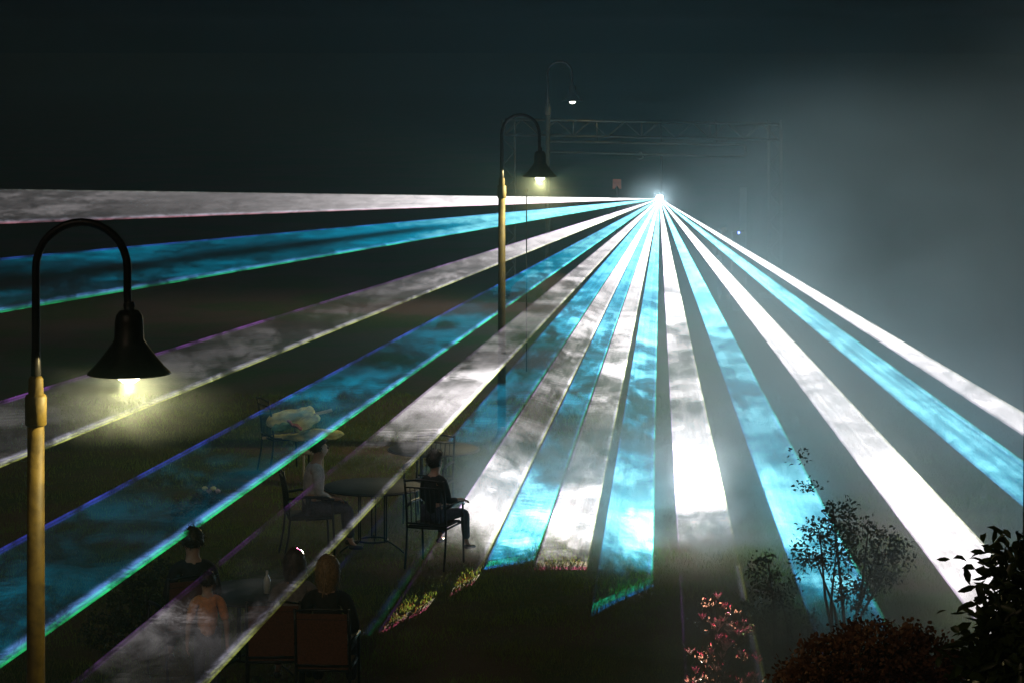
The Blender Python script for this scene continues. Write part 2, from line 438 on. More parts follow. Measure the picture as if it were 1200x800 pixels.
# ------------------------------------------------------------------ gooseneck street lamps
LAMP_H = 3.84; ARM = 0.54
def make_lamp():
    root = empty('street_lamp', (0, 0, 0))
    zc = LAMP_H - 0.17
    bm = bmesh.new(); lathe(bm, [(0.16, 0), (0.16, 0.05), (0.10, 0.10), (0.075, 0.16), (0.062, 0.25)], 20, close=True); obj('base', bm, M_dark, root, True)
    bm = bmesh.new(); tube(bm, [(0, 0, 0.22), (0, 0, 1.6), (0, 0, zc - 0.13)], [0.062, 0.056, 0.05], 20); obj('pole', bm, M_pole, root, True)
    bm = bmesh.new(); lathe(bm, [(0.05, zc - 0.14), (0.064, zc - 0.13), (0.064, zc + 0.03), (0.058, zc + 0.045), (0.045, zc + 0.05), (0.043, zc + 0.14), (0.03, zc + 0.16)], 20, close=True); obj('collar', bm, M_pole, root, True)
    R = ARM / 2
    zt = LAMP_H + 0.62
    pts = [Vector((0, 0, zc + 0.1)), Vector((0, 0, zc + 0.32))] + arc((R, 0, zt), R, math.pi, 0.0, 16) + [Vector((ARM, 0, zt - 0.16)), Vector((ARM + 0.01, 0, zt - 0.28))]
    rr = [0.034, 0.026] + [0.024] * (len(pts) - 2)
    bm = bmesh.new(); tube(bm, pts, rr, 12); obj('gooseneck', bm, M_pole if False else M_dark, root, True)
    bm = bmesh.new()
    z0 = LAMP_H
    outer = [(0.03, z0 + 0.42), (0.035, z0 + 0.40), (0.03, z0 + 0.375), (0.055, z0 + 0.37), (0.078, z0 + 0.34), (0.085, z0 + 0.30), (0.088, z0 + 0.20), (0.11, z0 + 0.165), (0.16, z0 + 0.10), (0.21, z0 + 0.04), (0.243, z0 + 0.008), (0.247, z0)]
    inner = [(0.240, z0), (0.15, z0 + 0.095), (0.07, z0 + 0.16)]
    lathe(bm, outer + inner, 32, (ARM + 0.01, 0, 0)); sh = obj('lamp_shade', bm, M_dark, root, True)
    bm = bmesh.new(); lathe(bm, [(0.005, z0 - 0.055), (0.035, z0 - 0.05), (0.062, z0 - 0.033), (0.07, z0 - 0.005), (0.06, z0 + 0.05), (0.03, z0 + 0.12)], 20, (ARM + 0.01, 0, 0)); obj('bulb', bm, M_bulb, root, True)
    return root
def lamp_light(root, power, col=(1.0, 0.80, 0.36)):
    l = bpy.data.lights.new('lamp_light', 'POINT'); l.energy = power; l.color = col; l.shadow_soft_size = 0.012
    o = bpy.data.objects.new('lamp_light', l); COL.objects.link(o); o.parent = root; o.location = (ARM + 0.01, 0, LAMP_H - 0.075)
lampg = 'gooseneck street lamps along the lawn'
lamp1 = make_lamp(); p = at(42, 437, 15.1); lamp1.location = (p.x, p.y, 0); 
lamp2 = copy_tree(lamp1); p = at(588, 207, 36.9); lamp2.location = (p.x, p.y, 0)
lamp3 = copy_tree(lamp1); p = at(642, 120, 57.5); lamp3.location = (p.x, p.y, 0.60)
tag(lamp1, 'large gooseneck lamp with tan pole and dark bell shade, nearest the camera', 'street lamp', lampg)
tag(lamp2, 'gooseneck lamp standing left of the laser source, in front of the truss', 'street lamp', lampg)
tag(lamp3, 'tiny distant lamp shining above the truss', 'street lamp', lampg)
bm = bmesh.new(); lathe(bm, [(0.9, 0), (0.8, 0.3), (0.5, 0.55), (0.2, 0.61)], 20, close=True)
o = obj('hill', bm, M_soil, loc=(lamp3.location.x, lamp3.location.y, -0.005)); tag(o, kind='structure')
M_far_pole = mat('shaded_far_pole_paint', (0.035, 0.032, 0.012), 0.7, 0.0, 0.4, 9)  # pole paint with shade put into its colour, so the beams light it less
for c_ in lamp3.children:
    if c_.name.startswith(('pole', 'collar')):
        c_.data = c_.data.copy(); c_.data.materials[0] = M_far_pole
M_mid_pole = mat('shaded_mid_pole_paint', (0.045, 0.036, 0.009), 0.7, 0.0, 0.4, 9)  # same pole paint darkened, dimming the strong lamp's light in the colour
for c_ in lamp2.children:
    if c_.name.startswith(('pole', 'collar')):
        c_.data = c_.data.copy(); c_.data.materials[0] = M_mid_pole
lamp_light(lamp1, 60); lamp_light(lamp2, 270); lamp_light(lamp3, 2.5)

# ------------------------------------------------------------------ truss, projector, things at the far end
D = 58.0
tr = empty('lighting_truss', (at(750, 150, D).x, D, 0)); tx = tr.location.x
tag(tr, 'long metal lattice truss spanning high behind the laser source', 'truss')
def loc(x, y, dd=0.0):
    p = at(x, y, D); return Vector((p.x - tx, dd, p.z))
x0, x1 = 592, 912
for yy, dd in ((140, -0.2), (140, 0.2), (158, -0.2), (158, 0.2)):
    off = 3 * (1 if yy else 0)
    bm = bmesh.new(); tube(bm, [loc(x0, yy, dd), loc(x1, yy + 6, dd)], 0.024, 8); obj('chord', bm, M_alu, tr, True)
n = 16
for dd in (-0.2, 0.2):
  bm = bmesh.new()
  for k in range(n):
    xa = x0 + (x1 - x0) * k / n; xb = x0 + (x1 - x0) * (k + 1) / n
    a, b_ = ((140, 158) if k % 2 else (158, 140))
    tube(bm, [loc(xa, a + 6 * k / n, dd), loc(xb, b_ + 6 * (k + 1) / n, dd)], 0.010, 6)
    if k % 4 == 0: tube(bm, [loc(xa, 140 + 6 * k / n, dd), loc(xa, 158 + 6 * k / n, dd)], 0.012, 6)
  obj('lattice', bm, M_alu, tr)
for xx in (596, 908):
    bm = bmesh.new()
    for sx_ in (-0.14, 0.14):
        for sy_ in (-0.14, 0.14):
            tube(bm, [Vector((loc(xx, 140).x + sx_, sy_, 0.05)), Vector((loc(xx, 140).x + sx_, sy_, 4.0))], 0.022, 8)
    for k in range(12):
        za, zb = 0.1 + 0.32 * k, 0.1 + 0.32 * (k + 1); q = 1 if k % 2 else -1
        tube(bm, [Vector((loc(xx, 140).x - 0.14 * q, -0.14, za)), Vector((loc(xx, 140).x + 0.14 * q, -0.14, zb))], 0.010, 6)
    box(bm, (loc(xx, 140).x, 0, 0.03), (0.7, 0.7, 0.06)); obj('tower', bm, M_alu, tr)
# lower rail frame hung in front
rail = empty('rail_frame', (tx, D - 0.5, 0)); tag(rail, 'flat rounded rail frame hanging below the lattice truss', 'rail frame')
def rl(x, y): p = at(x, y, D - 0.5); return Vector((p.x - tx, 0, p.z))
bm = bmesh.new(); tube(bm, [rl(640, 166), rl(871, 170), rl(873.5, 172), rl(873.5, 182), rl(871, 184), rl(640, 178)], 0.028, 8); obj('tube_frame', bm, M_alu, rail, True)
for xx in (700, 775, 840):
    bm = bmesh.new(); tube(bm, [rl(xx, 168) + Vector((0, .03, 0)), rl(xx, 141) + Vector((0, .3, 0))], 0.012, 6); obj('hanger', bm, M_alu, rail)
bm = bmesh.new(); q = rl(750, 178)
tube(bm, [q + Vector((0, -.05, .02)), q + Vector((0, -.05, -.04))], 0.03, 8); tube(bm, arc(q + Vector((0, -.06, -0.09)), 0.07, -2.6, 5.6 - 2.6, 14), 0.014, 6)
cl = obj('stage_clamp', bm, M_alu, None, True, loc=(rail.location.x, rail.location.y, 0)); tag(cl, 'small ring clamp hanging under the rail frame', 'clamp')

bm = bmesh.new(); p = at(781, 183, D + 0.6)
tube(bm, [(p.x - 0.12, p.y, 0), (p.x - 0.12, p.y, 3.2)], 0.03, 8); o = obj('speaker_pole', bm, M_alu, None, True)
tag(o, 'pale upright pole directly behind the laser source', 'pole')
bm = bmesh.new(); p = at(871, 215, D - 0.3); box(bm, (p.x, p.y, 1.25), (0.16, 0.12, 2.5), bevel=0.01)
o = obj('banner_post', bm, mat('pale_banner', (0.10, 0.11, 0.11), 0.7)); tag(o, 'pale narrow banner post right of the laser source', 'banner')
bm = bmesh.new(); p = at(723, 216, D - 1)
v = [(-0.1, 0, -0.11), (-0.05, 0.0, -0.11), (0.0, 0.01, -0.03), (0.05, 0, -0.11), (0.1, 0, -0.11), (0.09, 0, 0.11), (-0.09, 0, 0.11)]
vs = [bm.verts.new(Vector(q)) for q in v]; f = bm.faces.new(vs); r = bmesh.ops.extrude_face_region(bm, geom=[f]); bmesh.ops.translate(bm, vec=(0, 0.015, 0), verts=[g for g in r['geom'] if isinstance(g, bmesh.types.BMVert)])
sg = empty('notched_sign', (p.x, p.y, 0)); tag(sg, 'small orange red notched sign on a thin post left of the laser source', 'sign')
obj('sign_face', bm, mat('orange_sign_paint', (0.35, 0.09, 0.05), 0.6), sg, loc=(0, 0, p.z))
bm = bmesh.new(); tube(bm, [(0, 0.03, 0), (0, 0.03, p.z + 0.05)], 0.012, 6); obj('post', bm, M_dark, sg)
bm = bmesh.new(); p = at(617, 224, 45); tube(bm, [(p.x, p.y, 0), (p.x, p.y, p.z)], 0.010, 6); lathe(bm, [(0.01, p.z - .06), (.028, p.z - .03), (.028, p.z + .02), (.005, p.z + .05)], 10, (p.x, p.y, 0))
o = obj('slim_mast', bm, M_alu, None, True); tag(o, 'very thin mast with a small tip right of the middle lamp pole', 'mast')

las = empty('laser_projector', (S.x, S.y + 0.22, 0)); tag(las, 'laser projector on a stand, the bright point all beams spread from', 'laser projector')
zz = S.z
bm = bmesh.new(); box(bm, (0, 0.02, zz), (0.22, 0.30, 0.16), bevel=0.015); obj('housing', bm, M_dark, las)
bm = bmesh.new(); box(bm, (0, 0, zz - 0.13), (0.12, 0.12, 0.05)); tube(bm, [(0, 0, 0.9), (0, 0, zz - 0.13)], 0.025, 8); obj('stand_pole', bm, M_dark, las)
for k in range(3):
    a = k * 2.094 + 0.5; bm = bmesh.new(); tube(bm, [(0, 0, 1.0), (0.5 * math.cos(a), 0.5 * math.sin(a), 0.02)], 0.016, 8); obj('leg', bm, M_dark, las)
bm = bmesh.new(); bmesh.ops.create_icosphere(bm, subdivisions=2, radius=0.085, matrix=Matrix.Translation((0, -0.22, zz)))
obj('aperture', bm, emit('laser_aperture', (0.85, 0.93, 1.0), 60.0), las, True)
bm = bmesh.new(); p = at(865, 268, 55.0); box(bm, (0, 0, p.z / 2 - 0.02), (0.26, 0.3, max(0.2, p.z - 0.06)), bevel=0.01)
amp = empty('equipment_case', (p.x, p.y, 0)); tag(amp, 'dark equipment case with a tiny blue light, right of the laser source', 'case')
obj('case_body', bm, M_dark, amp)
bm = bmesh.new(); bmesh.ops.create_icosphere(bm, subdivisions=2, radius=0.028, matrix=Matrix.Translation((0, -0.16, p.z - 0.08))); obj('indicator_light', bm, emit('blue_led', (0.12, 0.2, 1.0), 12), amp)

# ------------------------------------------------------------------ garden chairs and tables
def make_chair(sling=None):
    """Metal armchair facing +Y, seat 0.46 m, top rail 0.98 m."""
    root = empty('garden_chair', (0, 0, 0)); W = 0.23
    for sx_ in (-1, 1):
        bm = bmesh.new(); tube(bm, [(sx_ * W, -0.30, 0), (sx_ * W, -0.25, 0.25), (sx_ * W, -0.23, 0.46), (sx_ * W, -0.26, 0.75), (sx_ * W, -0.31, 0.99)], 0.013, 8); obj('leg', bm, M_iron, root, True)
        bm = bmesh.new(); tube(bm, [(sx_ * W * 1.06, 0.27, 0), (sx_ * W * 1.06, 0.25, 0.46), (sx_ * W * 1.06, 0.24, 0.66)], 0.013, 8); obj('leg', bm, M_iron, root, True)
        bm = bmesh.new(); tube(bm, [(sx_ * W, -0.26, 0.68), (sx_ * W * 1.1, -0.05, 0.70), (sx_ * W * 1.12, 0.18, 0.69), (sx_ * W * 1.08, 0.26, 0.655)], 0.016, 8); obj('arm', bm, M_iron, root, True)
    bm = bmesh.new(); tube(bm, [(-W, -0.23, 0.45), (W, -0.23, 0.45)], 0.012, 8); tube(bm, [(-W, 0.25, 0.45), (W, 0.25, 0.45)], 0.012, 8)
    for sx_ in (-1, 1): tube(bm, [(sx_ * W, -0.23, 0.45), (sx_ * W, 0.25, 0.45)], 0.012, 8)
    obj('seat_frame', bm, M_iron, root, True)
    bm = bmesh.new(); box(bm, (0, 0.01, 0.467), (2 * W - 0.03, 0.46, 0.018), bevel=0.006); obj('seat', bm, sling or M_black_cloth, root)
    bm = bmesh.new()
    tube(bm, [(-W, -0.31, 0.97), (-W * .5, -0.315, 0.985), (0, -0.318, 0.99), (W * .5, -0.315, 0.985), (W, -0.31, 0.97)], 0.011, 8)
    if sling: obj('rail', bm, M_iron, root, True); bm = bmesh.new()
    tube(bm, [(-W, -0.295, 0.90), (W, -0.295, 0.90)], 0.009, 8)
    if sling: obj('rail', bm, M_iron, root, True); bm = bmesh.new()
    tube(bm, [(-W, -0.25, 0.50), (W, -0.25, 0.50)], 0.010, 8)
    if not sling:
        for k in range(-3, 4): tube(bm, [(k * W / 4, -0.252, 0.50), (k * W / 4, -0.262, 0.72), (k * W / 4, -0.296, 0.90)], 0.006, 6)
    obj('backrest_frame', bm, M_iron, root, True)
    if sling:
        bm = bmesh.new(); r = Matrix.Rotation(math.radians(7), 4, 'X')
        box(bm, (0, -0.275, 0.72), (2 * W - 0.03, 0.012, 0.46), rot=r, bevel=0.005); obj('backrest', bm, sling, root)
    return root
def set_at(o, px, d, rz): o.location = ((px - CX) * d / F, d, 0.0); o.rotation_euler = (0, 0, math.radians(rz))
ch = make_chair(); grp = 'black metal garden chairs'
set_at(ch, 509, 28.35, -20); tag(ch, 'black metal chair with back to camera, carrying the boy beside bright smoke', 'chair', grp)
ch2 = copy_tree(ch); set_at(ch2, 361, 28.9, -78); tag(ch2, 'black metal chair seen from its side, carrying the person in pale shirt', 'chair', grp)
ch3 = copy_tree(ch); set_at(ch3, 503, 31.0, 165); tag(ch3, 'empty dark chair behind the boy, at the farther round table', 'chair', grp)
ch4 = copy_tree(ch); set_at(ch4, 333, 34.6, -65); tag(ch4, 'metal chair holding the pile of cream parasols', 'chair', grp)
cs = make_chair(M_sling); g2 = 'chairs with red brown backs in the foreground'
set_at(cs, 383, 22.0, -4); tag(cs, 'chair with red brown back panel under the fair haired person', 'chair', g2)
cs2 = copy_tree(cs); set_at(cs2, 322, 22.3, 3); tag(cs2, 'dim red brown chair left of the fair haired person', 'chair', g2)
cs3 = copy_tree(cs); set_at(cs3, 214, 23.3, 25); tag(cs3, 'dim chair under the dark clothed person beside the orange shirt', 'chair', g2)

def make_table(R=0.56):
    root = empty('bistro_table', (0, 0, 0))
    bm = bmesh.new(); lathe(bm, [(0.001, 0.712), (R - 0.01, 0.712), (R, 0.718), (R, 0.728), (R - 0.01, 0.734), (0.001, 0.734)], 48); obj('tabletop', bm, M_glass_top, root, True)
    bm = bmesh.new(); tube(bm, arc((0, 0, 0.716), R + 0.008, 0, 2 * math.pi, 48, 'xy'), 0.010, 8, False); obj('rim', bm, M_iron, root, True)
    for k in range(3):
        a = math.radians(90 + 120 * k); cx_, sy_ = math.cos(a), math.sin(a)
        bm = bmesh.new()
        for o_ in (-0.022, 0.022): tube(bm, [(0.17 * cx_ - o_ * sy_, 0.17 * sy_ + o_ * cx_, 0.10), (0.17 * cx_ - o_ * sy_, 0.17 * sy_ + o_ * cx_, 0.71)], 0.009, 8)
        tube(bm, [(0.17 * cx_, 0.17 * sy_, 0.13), (0.26 * cx_, 0.26 * sy_, 0.10), (0.36 * cx_, 0.36 * sy_, 0.05), (0.42 * cx_, 0.42 * sy_, 0.008)], 0.011, 8)
        obj('leg', bm, M_iron, root, True)
    bm = bmesh.new(); tube(bm, arc((0, 0, 0.115), 0.17, 0, 2 * math.pi, 24, 'xy'), 0.012, 8, False); obj('ring', bm, M_iron, root, True)
    return root
tb = make_table(); tb.location = ((437 - CX) * 29.2 / F, 29.2, 0); tag(tb, 'round table with rod legs between the boy and the person in pale shirt', 'table', 'round bistro tables')
tb2 = copy_tree(tb); tb2.location = ((508 - CX) * 31.9 / F, 31.9, 0); tag(tb2, 'round table in the green light behind the boy', 'table', 'round bistro tables')
tb3 = copy_tree(tb); tb3.location = ((300 - CX) * 23.6 / F, 23.6, 0); tag(tb3, 'dim round table in the foreground, right of the orange shirt', 'table', 'round bistro tables')
def bottle(px, py, d, kind):
    p = at(px, py, d); bm = bmesh.new(); lathe(bm, [(0.001, 0), (0.032, 0.002), (0.034, 0.10), (0.03, 0.13), (0.012, 0.17), (0.012, 0.21), (0.001, 0.212)], 14)
    o = obj('bottle', bm, kind, None, True, loc=(p.x, p.y, 0.735)); return o
o = bottle(313, 690, 23.5, mat('clear_plastic', (0.5, 0.55, 0.55), 0.15)); tag(o, 'small pale bottle standing on the dim foreground table', 'bottle')

# closed parasols and cloth on the chair
def bundle(name, a, b, ra, rb, m, seed, flat=0.7, seg=14, n=16, fold=0.25):
    a, b = Vector(a), Vector(b); bm = bmesh.new(); d = (b - a).normalized(); up = Vector((0, 0, 1)); sd = d.cross(up).normalized(); up2 = sd.cross(d)
    rings = []
    for i in range(n + 1):
        k = i / n; r = (ra + (rb - ra) * k) * (0.75 + 0.35 * math.sin(math.pi * min(1, k * 1.2 + .05))) + 0.004
        if i == 0 or i == n: r *= 0.35
        ring = []
        for j in range(seg):
            q = 2 * math.pi * j / seg; w_ = 1 + fold * mnoise.noise(Vector((math.cos(q) * 1.6 + seed, math.sin(q) * 1.6, k * 2.5))) * 2
            ring.append(bm.verts.new(a.lerp(b, k) + sd * math.cos(q) * r * w_ + up2 * math.sin(q) * r * flat * w_ + Vector((0, 0, 0.03 * mnoise.noise(Vector((k * 4, seed, 0)))))))
        rings.append(ring)
    for i in range(n):
        for j in range(seg): bm.faces.new([rings[i][j], rings[i][(j + 1) % seg], rings[i + 1][(j + 1) % seg], rings[i + 1][j]])
    bm.faces.new(list(reversed(rings[0]))); bm.faces.new(rings[-1]); bmesh.ops.subdivide_edges(bm, edges=bm.edges, cuts=1)
    for v_ in bm.verts: v_.co += Vector((mnoise.noise(v_.co * 14), mnoise.noise(v_.co * 14 + Vector((5, 0, 0))), mnoise.noise(v_.co * 14 + Vector((0, 5, 0))))) * 0.012
    bmesh.ops.recalc_face_normals(bm, faces=bm.faces)
    return bm
dd = 34.3
def pl(x, y, d=dd): return at(x, y, d) 
par = empty('folded_parasol', (0, 0, 0)); tag(par, 'long closed cream parasol lying lowest on the pile', 'parasol', 'cream parasols piled on the chair')
obj('canopy', bundle('c', pl(402, 508, 33.9), pl(316, 512, 34.5), 0.10, 0.05, M_cream, 2.0), M_cream, par, True)
bm = bmesh.new(); tube(bm, [pl(322, 512, 34.5), pl(308, 513, 34.6)], 0.02, 8); obj('pole', bm, M_wood, par)
par2 = empty('folded_parasol', (0, 0, 0)); tag(par2, 'closed parasol slanting upward on top of the pile, wooden pole end showing', 'parasol', 'cream parasols piled on the chair')
obj('canopy', bundle('c', pl(312, 496), pl(368, 480), 0.10, 0.13, M_cream, 5.0, 0.8), M_cream, par2, True)
bm = bmesh.new(); tube(bm, [pl(366, 486), pl(389, 480)], 0.022, 8); obj('pole', bm, M_wood, par2)
par3 = empty('folded_parasol', (0, 0, 0)); tag(par3, 'short closed parasol at the right of the pile with gathered tip', 'parasol', 'cream parasols piled on the chair')
obj('canopy', bundle('c', pl(345, 502, 34.1), pl(375, 488, 34.1), 0.10, 0.06, M_cream, 9.0, 0.9), M_cream, par3, True)
bm = bundle('c', pl(318, 502, 34.0), pl(346, 497, 34.0), 0.05, 0.07, M_green_can, 3.0, 0.7)
o = obj('folded_cloth', bm, M_green_can, None, True); tag(o, 'green folded cloth squeezed between the cream parasols', 'cloth')
bm = bundle('c', pl(336, 492, 33.9), pl(354, 503, 33.9), 0.035, 0.05, M_red_can, 4.0, 0.5)
o = obj('folded_cloth', bm, M_red_can, None, True); tag(o, 'dull red folded cloth on the cream parasols', 'cloth')
bm = bmesh.new(); tube(bm, [pl(352, 529, 33.9), pl(382, 530, 33.9)], 0.035, 10)
for q in (356, 378): tube(bm, [pl(q, 529, 33.9), (pl(q, 529, 33.9).x, 33.9, 0)], 0.015, 8)
o = obj('wooden_stand', bm, M_wood); tag(o, 'low pale wooden bar under the cream parasols', 'wooden stand')

# ------------------------------------------------------------------ people
def skinned(name, nodes, edges, m, parent, root=0, sub=1, smooth=True):
    me = bpy.data.meshes.new(name); me.from_pydata([n_[0] for n_ in nodes], edges, [])
    o = bpy.data.objects.new(name, me); COL.objects.link(o)
    sm = o.modifiers.new('skin', 'SKIN'); sm.use_smooth_shade = smooth
    if not me.skin_vertices: 
        pass
    sv = me.skin_vertices[0].data
    for k, n_ in enumerate(nodes):
        r = n_[1]; sv[k].radius = (r, r) if not isinstance(r, tuple) else r; sv[k].use_root = (k == root)
    ss = o.modifiers.new('sub', 'SUBSURF'); ss.levels = sub; ss.render_levels = sub
    dg = bpy.context.evaluated_depsgraph_get(); dg.update()
    me2 = bpy.data.meshes.new_from_object(o.evaluated_get(dg)); me2.name = name
    o.modifiers.clear(); o.data = me2; me2.materials.clear(); me2.materials.append(m); bpy.data.meshes.remove(me)
    for p_ in me2.polygons: p_.use_smooth = smooth
    if parent: o.parent = parent
    return o
def person(loc_, rz, label, sc=1.0, hair='short', hair_m=None, top=None, bottom=None, arms='lap', legs='sit', head_turn=0.0, lean=0.0, knee=(1, 1), group=None):
    """Seated (seat height 0.46) or standing figure facing +Y; one skin surface for the body."""
    root = empty('person', loc_, rz); root.scale = (sc, sc, sc) if legs == 'stand' else (1, 1, 1)
    s = 1.0 if legs == 'stand' else sc
    base = 0.90 if legs == 'stand' else 0.46 + 0.10
    P = lambda x, y, z: Vector((x * s, y * s + lean * s * max(0, z), base + z * s))
    N = []; E = []
    def nd(p_, r, par_=None):
        N.append((p_, r if isinstance(r, tuple) else r * s)); k = len(N) - 1
        if par_ is not None: E.append((par_, k))
        return k
    pel = nd(P(0, 0, 0), 0.125); sp = nd(P(0, -0.01, 0.17), 0.115, pel); chs = nd(P(0, -0.02, 0.36), 0.13, sp); ub = nd(P(0, -0.02, 0.46), 0.085, chs)
    nk = nd(P(0, -0.01, 0.54), 0.052, ub); hb = nd(P(0, 0.012, 0.61), 0.068, nk)
    ht = P(0, 0.012, 0.70); hm = nd(ht, 0.092, hb); hp = nd(P(0, 0.0, 0.78), 0.068, hm)
    fx, fy = math.sin(head_turn), math.cos(head_turn)
    nose = nd(P(0, 0.012, 0.675) + Vector((fx, fy, 0)) * 0.104 * s, 0.014, hm)
    for sg_ in (-1, 1): nd(P(0, 0.0, 0.68) + Vector((fy * sg_, -fx * sg_, 0)) * 0.088 * s, 0.016, hm)
    sleeve = {}
    hand_nodes = []
    for sg_ in (-1, 1):
        sh = nd(P(0.165 * sg_, -0.02, 0.44), 0.056, ub)
        mode = arms if isinstance(arms, str) else arms[0 if sg_ < 0 else 1]
        if mode == 'lap': el, wr, hd = P(0.24 * sg_, 0.02, 0.18), P(0.12 * sg_, 0.22, 0.10), Vector((-0.4 * sg_, 1, -0.25))
        elif mode == 'rest': el, wr, hd = P(0.27 * sg_, -0.03, 0.20), P(0.27 * sg_, 0.20, 0.19), Vector((0, 1, -0.2))
        elif mode == 'down': el, wr, hd = P(0.24 * sg_, -0.03, 0.16), P(0.25 * sg_, 0.03, -0.08), Vector((0, 0.15, -1))
        else: el, wr, hd = P(0.30 * sg_, 0.04, 0.24), P(0.22 * sg_, 0.22, 0.34), Vector((-.3 * sg_, .5, 1))
        e_ = nd(el, 0.042, sh); w_ = nd(wr, 0.029, e_); hd = hd.normalized()
        side = hd.cross(Vector((0, 0, 1))) if abs(hd.z) < .9 else Vector((0, 1, 0)); side.normalize(); dn = hd.cross(side).normalized()
        if dn.z > 0: dn = -dn
        palm = nd(wr + hd * 0.065 * s, (0.038 * s, 0.018 * s), w_)
        for q in range(4):
            o_ = side * (q - 1.5) * 0.019 * s; L_ = (0.062, 0.076, 0.070, 0.054)[q] * s
            k1 = nd(wr + hd * 0.105 * s + o_, 0.0088, palm); k2 = nd(wr + hd * (0.105 * s + L_ * .55) + o_ * 1.1 + dn * 0.010 * s, 0.008, k1); nd(wr + hd * (0.105 * s + L_ * .9) + o_ * 1.1 + dn * 0.034 * s, 0.007, k2)
        tk = nd(wr + hd * 0.05 * s - side * sg_ * 0.035 * s + dn * .01 * s, 0.011, palm); nd(wr + hd * 0.085 * s - side * sg_ * 0.055 * s + dn * 0.02 * s, 0.009, tk)
        sleeve[sg_] = (N[sh][0], el, wr)
    legp = {}
    for i_, sg_ in enumerate((-1, 1)):
        hp_ = nd(P(0.09 * sg_, 0.02, -0.02), 0.088, pel)
        if legs == 'stand':
            kn, an = P(0.10 * sg_, 0.01, -0.42), P(0.10 * sg_, 0.0, -0.82)
        else:
            kf = knee[i_]
            kn = P((0.13 + (0.02 if kf > 0 else 0)) * sg_, 0.43, -0.02)
            if kf > 0: an = Vector((kn.x, kn.y + 0.02, max(0.09, base - 0.44 * s)))
            else: an = Vector((kn.x, kn.y - 0.22 * s, max(0.10, base - 0.36 * s)))
        k_ = nd(kn, 0.056, hp_); cf = nd(kn.lerp(an, 0.35) + Vector((0, -0.015, 0)), 0.05, k_); a_ = nd(an, 0.034, cf); nd(an + Vector((0.01 * sg_, 0.07 * s, -0.05 * s)), 0.02, a_)
        legp[sg_] = (N[hp_][0], kn, an)
    body = skinned('body', N, E, M_skin, root, sub=1)
    # clothes
    N2 = []; E2 = []
    def n2(p_, r, par_=None):
        N2.append((p_, r * s)); k = len(N2) - 1
        if par_ is not None: E2.append((par_, k))
        return k
    a = n2(P(0, 0, -0.04), 0.140); b_ = n2(P(0, -0.01, 0.17), 0.134, a); c_ = n2(P(0, -0.02, 0.36), 0.150, b_); u_ = n2(P(0, -0.02, 0.475), 0.088, c_)
    for sg_ in (-1, 1):
        sh, el, wr = sleeve[sg_]; q = n2(sh + Vector((0, 0, .004)), 0.070, u_); e_ = n2(sh.lerp(el, 0.92), 0.056, q)
        if top is not M_orange_cloth: n2(el.lerp(wr, 0.75), 0.043, n2(el.lerp(wr, .06), 0.053, e_))
    skinned('shirt', N2, E2, top or M_black_cloth, root)
    N2 = []; E2 = []
    a = n2(P(0, 0, -0.02), 0.137)
    for sg_ in (-1, 1):
        hp_, kn, an = legp[sg_]; q = n2(hp_, 0.100, a); k_ = n2(kn, 0.070, q); n2(kn.lerp(an, 0.9), 0.056, n2(kn.lerp(an, 0.4) + Vector((0, -.012, 0)), 0.064, k_))
    skinned('trousers', N2, E2, bottom or M_denim, root)
    for sg_ in (-1, 1):
        an = legp[sg_][2]
        o = skinned('shoe', [(an + Vector((0, -0.035 * s, -0.045 * s)), (0.042 * s, 0.04 * s)), (an + Vector((0.006 * sg_, 0.05 * s, -0.055 * s)), (0.043 * s, 0.034 * s)), (an + Vector((0.02 * sg_, 0.15 * s, -0.062 * s)), (0.036 * s, 0.024 * s))], [(0, 1), (1, 2)], M_shoe, root)
    # hair: a cap with strands
    bm = bmesh.new(); bmesh.ops.create_icosphere(bm, subdivisions=4, radius=1.0)
    hc = P(0, -0.004, 0.715)
    for v_ in bm.verts:
        c_ = v_.co.copy(); front = c_.x * fx + c_.y * fy
        r_ = Vector((0.103, 0.113, 0.118)) * s
        st_ = mnoise.noise(Vector((c_.x * 6, c_.y * 6, c_.z * 1.5 + rz))) * 0.10 + mnoise.noise(c_ * 14) * 0.06
        q = Vector((c_.x * r_.x, c_.y * r_.y, c_.z * r_.z)) * (1 + st_)
        if front > 0.15 and c_.z < 0.45: q -= Vector((fx, fy, 0)) * min(1, (front - 0.15) * 1.6) * 0.085 * s * min(1, (0.45 - c_.z) * 2.5)
        if hair == 'long' and c_.z < 0 and front < 0.35:
            q.z -= (-c_.z) ** 1.2 * 0.17 * s; q += Vector((c_.x, c_.y, 0)) * 0.012 * s
        if hair == 'short' and c_.z < -0.45: q.z *= 0.75
        if hair == 'afro': q = q * 1.08 + Vector((0, 0, .01))
        v_.co = hc + q
    rs = random.Random(int(loc_[0] * 100)); src = [v_.co.copy() for v_ in bm.verts]
    for _ in range(420):
        p0 = rs.choice(src); o_ = (p0 - hc).normalized()
        if o_.x * fx + o_.y * fy > 0.35 and o_.z < 0.4: continue
        if hair == 'long': dv = (Vector((0, 0, -1)) + o_ * 0.35 + Vector((rs.uniform(-.3, .3), rs.uniform(-.3, .3), 0))).normalized() * rs.uniform(0.04, 0.11) * s
        else: dv = (o_ + Vector((rs.uniform(-.7, .7), rs.uniform(-.7, .7), rs.uniform(-.9, .4)))).normalized() * rs.uniform(0.012, 0.035) * s
        w_ = dv.cross(o_ + Vector((.01, .02, .03))).normalized() * 0.004
        a1, a2, a3 = bm.verts.new(p0 - w_ - o_ * .004), bm.verts.new(p0 + w_ - o_ * .004), bm.verts.new(p0 + dv + o_ * .006)
        bm.faces.new([a1, a2, a3])
    obj('hair', bm, hair_m or M_hair, root, True)
